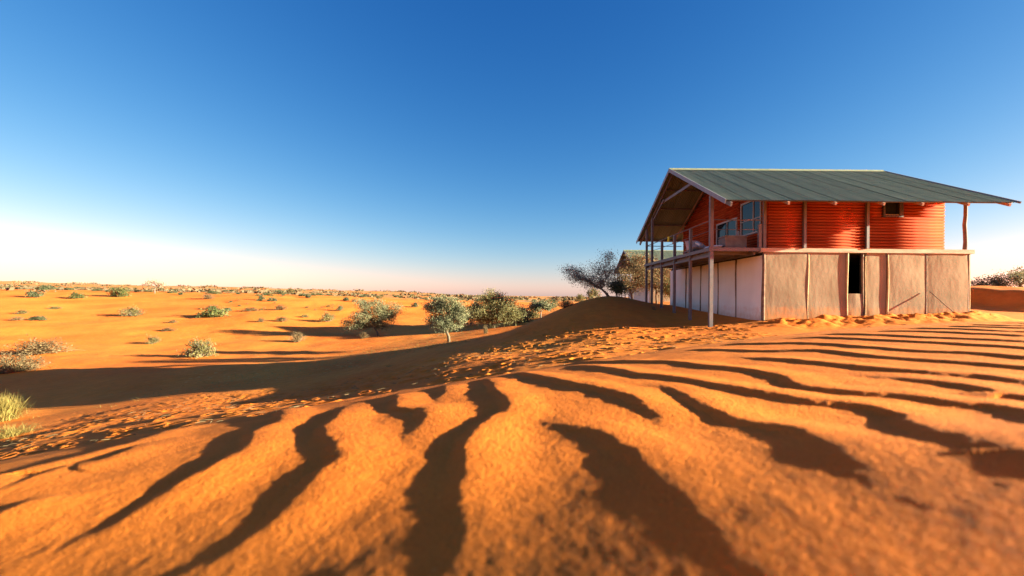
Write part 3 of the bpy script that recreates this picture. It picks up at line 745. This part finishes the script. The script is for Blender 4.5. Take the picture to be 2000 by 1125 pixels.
def make_tree(name, px, py, trunk, lobes, label, leafm, barkm, seed, leaves=5200, lsize=.075, spread=.20, fork=.4, cat='tree', depth=.8, twigs=(9,14), bare=0, rad=.05, ymin=5, loc=None):
    """lobes: (px, py, half width px, half height px, weight); trunk: list of pixel points from the foot up to the fork"""
    rg = np.random.default_rng(seed)
    if loc is None: loc = on_ground(px, py, ymin)
    x0, y0, z0 = loc; u = y0/F_PX
    def P(q, dy=0): return np.array(((q[0]-px)*u, dy, (py-q[1])*u))
    t = empty(name, (x0, y0, z0), label, cat)
    wood = MB()
    tp = [P(q, rg.normal(0, .03)) for q in trunk]; tp[0][2] -= .15
    r0 = rad*(.7+.3*len(trunk))
    wood.tube(tp, np.linspace(r0*1.5, r0*.85, len(tp)), 8)
    W = sum(l[4] for l in lobes); tips = []
    for (lx, ly, hw, hh, w) in lobes:
        c = P((lx, ly)); c[1] = rg.normal(0, hw*u*.35)
        start = tp[-1] if rg.random() > .3 else tp[-2]+(tp[-1]-tp[-2])*rg.uniform(.4, 1)
        limb = crooked_line(start, c, rg, 5, .25)
        wood.tube(limb, np.linspace(r0*.62, r0*.2, len(limb)), 5)
        nt = int(rg.integers(*twigs)*max(.5, w))
        for k in range(nt):
            v = rg.normal(size=3); v /= np.linalg.norm(v); rr = rg.uniform(.55, 1.0)
            e = c+v*np.array((hw*u, hw*u*depth, hh*u))*rr
            s = limb[int(rg.integers(2, 6))]; tw = crooked_line(s, e, rg, 3, .22)
            wood.tube(tw, np.linspace(r0*.17, r0*.06, 4), 3, cap=False)
            tips.append((e, w/nt, rr, limb[int(rg.integers(3, 6))]))
    wood.build('trunk', barkm, t, sm=True)
    if leaves:
        cs = []
        for e, w, rr, q in tips:
            n = max(6, int(leaves*w/W)); sg = spread*rg.uniform(.65, 1.25)
            p = e+rg.normal(0, 1, (n,3))*np.array((sg, sg, sg*.62)); cs.append(p)
            m_ = n//4; k = rg.uniform(.3, 1, (m_,1)); cs.append(q+(e-q)*k+rg.normal(0, sg*.5, (m_,3)))
        cs = np.vstack(cs); cs[:,2] = np.maximum(cs[:,2], .05)
        mb = MB(); mb.quads(leaf_quads(cs, lsize, rg)); mb.build('crown', leafm, t)
    return t

T1 = 'shepherd tree'
make_tree('shade_tree', 739, 656, [(739,656),(737,650),(734,645),(731,640)],
  [(690,631,22,9,1.0),(714,612,26,15,1.5),(713,592,22,9,.8),(740,600,22,14,1.3),(754,618,20,15,1.3),(768,606,14,14,.8),(722,628,28,11,1.3),(746,634,16,8,.8),(705,636,16,6,.5)],
  'broad olive shade tree with forked pale trunk standing alone on the plain', M['leaf'], M['bark2'], 11, 24000, .062, .34, twigs=(14,20))
make_tree('shade_tree', 877, 668, [(877,668),(876,658),(872,648),(870,640)],
  [(850,602,20,13,1.3),(880,602,22,15,1.4),(854,627,24,12,1.3),(888,625,22,13,1.2),(868,590,24,8,.8),(868,635,26,8,.9),(898,612,12,12,.6)],
  'grey green shade tree with bent bare trunk, nearest the dune slope', M['leaf'], M['bark2'], 12, 24000, .052, .28, twigs=(14,20))
make_tree('shade_tree', 966, 641, [(966,641),(964,634),(962,628)],
  [(965,592,24,18,1.6),(958,578,20,12,1.0),(990,600,22,14,1.2),(935,608,22,14,1.2),(975,618,26,12,1.3),(1000,612,20,10,.9),(950,622,22,10,1.0)],
  'tallest yellow green tree of the clump with thorny spikes on top', M['leafy'], M['bark2'], 13, 28000, .066, .42, twigs=(14,22))
make_tree('leafy_bush', 920, 634, [(920,634),(920,629),(919,624)],
  [(905,612,16,12,1.0),(925,604,16,12,1.0),(918,620,20,9,1.0)],
  'dense dark green bush between the bent tree and the tall clump tree', M['leafd'], M['bark'], 14, 6500, .10, .42, cat='bush')
make_tree('leafy_bush', 1000, 632, [(1000,632),(1000,628),(999,624)],
  [(990,614,18,8,1.0),(1010,612,16,9,1.0),(1000,620,24,7,1.0)],
  'low blue green bush at the right foot of the clump', M['leaf'], M['bark'], 15, 6500, .10, .40, cat='bush')
make_tree('shade_tree', 1056, 621, [(1056,621),(1056,615),(1057,609)],
  [(1046,599,12,7,1.0),(1066,597,14,8,1.1),(1056,594,16,6,.9)],
  'small flat topped tree with several stems beside the dune shoulder', M['leaf'], M['bark'], 16, 4200, .09, .32, ymin=26)
make_tree('acacia_tree', 302, 573, [(302,573),(302,567),(303,561)],
  [(293,554,7,3,1.0),(303,551,10,3,1.0),(313,555,8,3,1.0),(304,557,10,3,.8)],
  'lone flat topped acacia standing on the left skyline', M['thorn'], M['bark'], 17, 1500, .10, .42, rad=.06)
# bare spikes over the clump tree
# thorn trees on the mound and behind the deck
make_tree('thorn_tree', 1198, 580, [(1198,580),(1190,574),(1180,566)],
  [(1128,531,24,11,1.1),(1148,546,30,14,1.4),(1176,528,20,16,1.1),(1194,503,11,15,.8),(1166,557,24,11,1.0),(1136,542,24,10,1.0),(1204,530,18,20,1.1),(1188,552,22,14,1.0)],
  'wind bent grey thorn tree leaning left on the dune mound', M['thorn'], M['bark'], 21, 7000, .032, .20, twigs=(24,34), rad=.035, loc=(4.7,22.6,gz(4.7,22.6)))
make_tree('thorn_bush', 1206, 584, [(1206,584),(1204,578),(1203,574)],
  [(1200,566,12,9,1.0),(1212,570,10,8,1.0),(1205,560,12,7,.8)],
  'dense dark thorn bush at the foot of the leaning tree', M['leafd'], M['bark'], 22, 3600, .035, .16, twigs=(12,18), rad=.02, cat='bush', loc=(5.05,22.5,gz(5.05,22.5)))
make_tree('thorn_tree', 1235, 578, [(1235,578),(1234,565),(1231,552)],
  [(1213,528,20,20,1.2),(1236,500,22,18,1.4),(1258,520,20,20,1.3),(1232,542,22,16,1.1),(1262,494,16,12,.8)],
  'tan twiggy thorn tree directly behind the leftmost deck posts', M['dry'], M['bark2'], 23, 8200, .045, .28, twigs=(22,30), rad=.035, loc=(7.3,28.2,gz(7.3,28.2)))
make_tree('thorn_tree', 1285, 580, [(1285,580),(1284,566),(1283,552)],
  [(1272,520,18,16,1.0),(1295,515,18,16,1.2),(1280,538,22,14,1.2),(1300,548,16,12,.9),(1262,500,14,10,.6)],
  'tan twiggy thorn tree seen through the deck posts under the roof', M['dry'], M['bark2'], 24, 8200, .045, .28, twigs=(22,30), rad=.035, loc=(9.3,29.5,gz(9.3,29.5)))
make_tree('thorn_bush', 1316, 582, [(1316,582),(1314,572),(1312,562)],
  [(1305,545,16,12,1.0),(1320,540,16,14,1.0),(1312,560,18,9,1.0)],
  'low tan thorn bush between the deck posts and the side wall', M['dryo'], M['bark2'], 25, 4200, .045, .22, twigs=(14,20), rad=.03, cat='bush', loc=(9.8,27.6,gz(9.8,27.6)))
make_tree('leafy_bush', 1922, 578, [(1922,578),(1920,570),(1920,564)],
  [(1905,560,16,9,1.0),(1925,554,18,10,1.1),(1938,563,14,8,.8)],
  'smaller sparse bush on the bank beside the right house corner', M['leaf'], M['bark'], 26, 2200, .055, .26, twigs=(16,22), rad=.03, cat='bush', loc=(32.5,30.0,gz(32.5,30)-.25))
make_tree('leafy_bush', 1980, 580, [(1980,580),(1978,570),(1977,562)],
  [(1958,556,18,12,1.0),(1982,546,22,14,1.3),(2005,555,20,14,1.1),(1975,564,22,8,.8)],
  'larger sparse leafy bush on the bank at the right edge', M['leaf'], M['bark'], 27, 2800, .055, .28, twigs=(18,26), rad=.035, cat='bush', loc=(34.0,29.5,gz(34,29.5)-.15))

# shrubs: a few real shapes, copied as individuals
def shrub_meshes(seed, stems, leaves, lsize, dome=(1,1,1), barkm=None, leafm=None, thin=.008, inner=.35):
    """unit shrub: half width 1, height 1"""
    rg = np.random.default_rng(seed); w = MB(); tips = []
    for i in range(stems):
        a = rg.uniform(0, 2*math.pi); el = rg.uniform(.12, 1.45); rr = rg.uniform(.7, 1.0)
        e = np.array((math.cos(a)*math.cos(el)*rr, math.sin(a)*math.cos(el)*rr, math.sin(el)*rr*.95+.05))
        b = np.array((rg.normal(0,.08), rg.normal(0,.08), -.04))
        l = crooked_line(b, e, rg, 3, .2); w.tube(l, [thin*2.2, thin*1.6, thin, thin*.5], 3, cap=False); tips += [l[2], l[3], l[3]]
        for k in range(2):
            s = l[int(rg.integers(1,3))]; f = s+(e-s)*rg.uniform(.4,.9)+rg.normal(0,.16,3); f[2] = max(f[2], .02)
            w.tube([s, (s+f)/2+rg.normal(0,.03,3), f], [thin, thin*.7, thin*.4], 3, cap=False); tips.append(f)
    sm = w.mesh('stems'); sm.materials.append(barkm)
    tips = np.array(tips); idx = rg.integers(0, len(tips), leaves)
    c = tips[idx]*rg.uniform(inner, 1.04, (leaves,1))**.5+rg.normal(0, .085, (leaves,3)); c[:,2] = np.abs(c[:,2])+.01
    m = MB(); m.quads(leaf_quads(c, lsize, rg, asp=.45)); fm = m.mesh('foliage'); fm.materials.append(leafm)
    return sm, fm
KIND = {
 'green': [shrub_meshes(101+i, 34, 1900, .065, barkm=M['bark'], leafm=M['leafb']) for i in range(2)],
 'olive': [shrub_meshes(111+i, 40, 1900, .055, barkm=M['bark'], leafm=M['dryo']) for i in range(3)],
 'dark':  [shrub_meshes(121+i, 30, 1700, .07, barkm=M['bark'], leafm=M['leafd']) for i in range(2)],
 'dry':   [shrub_meshes(131+i, 70, 1100, .045, barkm=M['dry'], leafm=M['dry'], thin=.010) for i in range(3)],
}
_vr = np.random.default_rng(5); _kc = {}
def shrub(px, py, wpx, hpx, kind, label, group=None, name=None):
    x, y, z = on_ground(px, py, 26 if 940 < px < 1090 else 5); u = y/F_PX
    i = _kc.get(kind, 0); _kc[kind] = i+1; sm, fm = KIND[kind][i % len(KIND[kind])]
    t = empty(name or {'green':'leafy_shrub','olive':'olive_shrub','dark':'dark_shrub','dry':'dry_shrub'}[kind], (x, y, z-.03), label, 'shrub', group)
    s = wpx*u/2; t.scale = (s, s*_vr.uniform(.8, 1.05), hpx*u*1.02); t.rotation_euler = (0, 0, _vr.uniform(0, 6.28))
    link('stems', sm, t); link('foliage', fm, t)
    return t
def tiny(px, py, wpx, hpx, kind, label, group):
    x, y, z = on_ground(px, py); u = y/F_PX
    i = _kc.get(kind, 0); _kc[kind] = i+1; sm, fm = KIND[kind][i % len(KIND[kind])]
    t = link('scrub_bush', fm, None, (x, y, z-.03)); tag(t, label, 'bush', group)
    s = wpx*u/2; t.scale = (s, s, hpx*u*1.05); t.rotation_euler = (0, 0, _vr.uniform(0, 6.28)); return t
for a in (
 (68,581,42,14,'dark','flat dark green shrub on the far orange slope, nearest the left edge'),
 (149,583,38,13,'green','low green shrub on the far slope, second from the left edge'),
 (232,580,48,21,'green','tall green shrub on the far slope left of the lone acacia'),
 (89,566,30,9,'dark','dark shrub on the left skyline above the first slope shrubs'),
 (44,613,26,9,'olive','small pale shrub at far left above a pair of low shrubs'),
 (34,626,26,9,'dry','brown twiggy shrub of the left edge pair, the left one'),
 (74,626,36,10,'dark','dark rounded shrub of the left edge pair, the right one'),
 (108,604,26,6,'olive','very low shrub on bare sand below the second slope shrub'),
 (257,617,52,18,'olive','olive dome shrub with long shadow in the left middle distance'),
 (420,619,66,20,'green','bright green spreading shrub in the middle distance'),
 (415,603,30,8,'dry','dry bush just behind the bright green spreading shrub'),
 (444,608,20,8,'dark','small dark shrub behind the right end of the bright green one'),
 (391,697,68,38,'olive','big round olive shrub standing beyond the house shadow'),
 (299,671,34,16,'olive','pale shrub left of and beyond the big round olive shrub'),
 (338,631,18,7,'dry','small brown shrub above the pale shrub'),
 (328,647,32,8,'dry','thin dry tuft between the pale shrub and the olive dome shrub'),
 (407,584,30,11,'dry','reddish dry shrub near the far slope crest, right of the acacia'),
 (353,576,16,6,'dark','small dark shrub on the crest right of the acacia'),
 (78,691,110,32,'dry','wide straw coloured dry shrub lying low at left'),
 (30,727,112,40,'dry','large grey olive shrub cut by the left edge beyond the shadow'),
 (580,668,42,20,'dry','round dry shrub standing on the tree shadows'),
 (511,586,18,10,'dark','small dark shrub of the far pair, left one, mid slope'),
 (532,589,22,9,'dark','small dark shrub of the far pair, right one, mid slope'),
 (547,575,26,9,'dark','dark green bush on the central skyline, left of a rounder one'),
 (567,575,22,13,'olive','rounded bush standing out on the central skyline'),
 (602,582,18,9,'dark','small bush below the central skyline, alone'),
 (490,608,38,9,'dry','low brown shrub patch on the central slope'),
 (548,605,32,11,'dry','brown shrub on the central slope right of the low patch'),
 (510,629,20,9,'dry','little brown shrub of the lower row, left end'),
 (550,628,34,11,'dry','wider brown shrub of the lower row, right end'),
 (595,620,20,6,'olive','thin low shrub left of the round brown green bush'),
 (640,628,36,19,'olive','round brown green bush left of the broad shade tree'),
 (664,607,18,11,'dark','small tree shaped shrub above the round brown green bush'),
 (676,588,16,9,'dark','left one of two small far shrubs above the shade tree'),
 (691,590,14,8,'dry','right one of two small far shrubs above the shade tree'),
 (810,600,20,10,'dark','dark small shrub between the shade tree and the bent tree'),
 (711,661,26,13,'dry','dry grey tuft in the shade left of the broad tree trunk'),
 (1024,630,44,28,'olive','yellowish shrub right of the blue green bush'),
 (1040,622,34,20,'olive','dry shrub between the clump and the small flat topped tree'),
 (948,652,14,18,'dry','thin dead shrub in the shadow below the clump'),
 (1080,601,34,14,'olive','yellow shrub behind the dune shoulder'),
): shrub(*a)
for a in ((1106,600,40,18,'dry','grey heath like shrub low on the mound shoulder'),
          (1133,589,26,15,'olive','shrub halfway up the mound shoulder'),
          (1158,580,38,22,'olive','loose tan shrub under the leaning thorn tree')):
    t = shrub(*a)
# far scrub on the opposite crest and the plain behind it
g = 'scrub bushes along the far horizon'
fr = np.random.default_rng(77); nsc = 0
for k in range(240):
    x_ = fr.uniform(-20, 1120); lim = 553+max(0, x_)*.0262; d = fr.random()**1.3
    y_ = lim+3+d*9
    sz = fr.uniform(5, 13)*(.6+.6*d)
    tiny(x_, y_, sz*1.5, sz*.42, ('dark','olive','dry','dark')[int(fr.integers(0,4))], 'small scrub bush dotting the distant horizon line', g)
for k in range(46):
    x_ = fr.uniform(420, 1080); y_ = 583+(x_-420)*.014+fr.random()**1.5*22
    if 660 < x_ < 780 and y_ > 590: continue
    sz = fr.uniform(4, 9); tiny(x_, y_, sz*1.5, sz*.55, ('dark','olive','dry')[int(fr.integers(0,3))], 'tiny scattered bush on the middle slope beyond the shade trees', 'scattered bushes on the middle slope')

# the far plain's scrub that reads as one mass
rg = np.random.default_rng(91); mb = MB()
n = 800; th = np.radians(rg.uniform(-56, 12, n)); rr = np.exp(rg.uniform(math.log(150), math.log(1100), n))
bx, by = rr*np.sin(th), rr*np.cos(th); bz = far_land(bx, by)
for i in range(n):
    w_ = rg.uniform(.9, 2.4)*(1+rr[i]/700); k = 26
    c = rg.normal(0, 1, (k,3))*np.array((w_*.55, w_*.55, w_*.13)); c[:,2] = np.abs(c[:,2])+.1
    mb.quads(leaf_quads(c+np.array((bx[i], by[i], bz[i])), w_*.2, rg, asp=.7))
o = mb.build('far_scrub', M['farleaf']); tag(o, 'brown green scrub covering the far plain', 'scrub', kind='stuff')
# straw grass tufts
def tuft(x, y, rad, hgt, n, seed, label, mt='straw', lean=1.0):
    rg = np.random.default_rng(seed); mb = MB()
    for i in range(n):
        a = rg.uniform(0, 2*math.pi); b = np.array((rg.normal(0, rad*.2), rg.normal(0, rad*.2), -.03)); el = rg.uniform(.15, 1.35)
        l = hgt*rg.uniform(.6, 1.1)
        e = b+np.array((math.cos(a)*math.cos(el)*rad*1.1, math.sin(a)*math.cos(el)*rad*1.1, math.sin(el)*l))
        m = (b+e)/2+np.array((0, 0, l*.12*lean)); w = rg.uniform(.003, .006)*max(1, hgt*1.6); s = np.array((-math.sin(a), math.cos(a), 0))*w
        mb.add([b-s, b+s, m+s*.8, m-s*.8, e], [(0,1,2,3), (3,2,4)])
        if rg.random() < .7:
            f = m+(e-m)*.3; q = f+rg.normal(0, hgt*.14, 3)+np.array((0,0,hgt*.1)); mb.add([f-s*.6, f+s*.6, q], [(0,1,2)])
    o = mb.build('grass_tuft', M[mt], None, (x, y, gz(x, y))); tag(o, label, 'grass'); return o
x, y, z = on_ground(2, 822); tuft(x, y, .75*y/14, .95*y/14, 900, 1, 'spiky straw yellow grass bush at the left edge against the shadow')
x, y, z = on_ground(18, 853); tuft(x, y, .75, .42, 500, 2, 'low yellow grass spreading at the left edge on trampled sand')
x, y, z = on_ground(1277, 605); tuft(x, y, .2, .3, 60, 3, 'pale dry tuft at the foot of a deck post', 'dry')
# twigs and droppings on the trodden sand
rg = np.random.default_rng(95); mb = MB(); n = 420
bx = rg.uniform(-13, 6, n); by = rg.uniform(6, 16.5, n); bz, hh = base_land(bx, by)
for i in range(n):
    a = rg.uniform(0, 6.28); l = rg.uniform(.04, .16); c = np.array((bx[i], by[i], bz[i]+.006)); d = np.array((math.cos(a), math.sin(a), rg.uniform(-.05, .25)))*l
    mb.tube([c-d, c+rg.normal(0, .012, 3)+(0,0,.01), c+d], [.004, .006, .003], 3, cap=False)
o = mb.build('twig_litter', M['dry']); tag(o, 'dry twigs scattered over the trodden sand', 'twigs', kind='stuff')
# thin dry grass strewn over the plain
rg = np.random.default_rng(92); mb = MB(); n = 5200
th = np.radians(rg.uniform(-58, 3, n)); rr = np.exp(rg.uniform(math.log(24), math.log(110), n)); bx, by = rr*np.sin(th), rr*np.cos(th)
keep = fbm(bx/11, by/11, 41, 3) > rg.normal(.0, .22, n); bx, by = bx[keep], by[keep]; bz = far_land(bx, by)
for i in range(len(bx)):
    for k in range(4):
        a = rg.uniform(0, 6.28); l = rg.uniform(.08, .22); w = .012; c = np.array((bx[i], by[i], bz[i]-.02))+rg.normal(0, .12, 3)*(1,1,0)
        s_ = np.array((-math.sin(a), math.cos(a), 0))*w; e = c+np.array((math.cos(a)*l*1.1, math.sin(a)*l*1.1, l*.55)); mb.add([c-s_, c+s_, e], [(0,1,2)])
o = mb.build('dry_grass', M['straw']); tag(o, 'thin dry grass strewn over the orange plain', 'grass', kind='stuff')
x, y, z = on_ground(760, 716); tuft(x, y, .22, .16, 40, 4, 'little pale straw tuft in the house shadow')
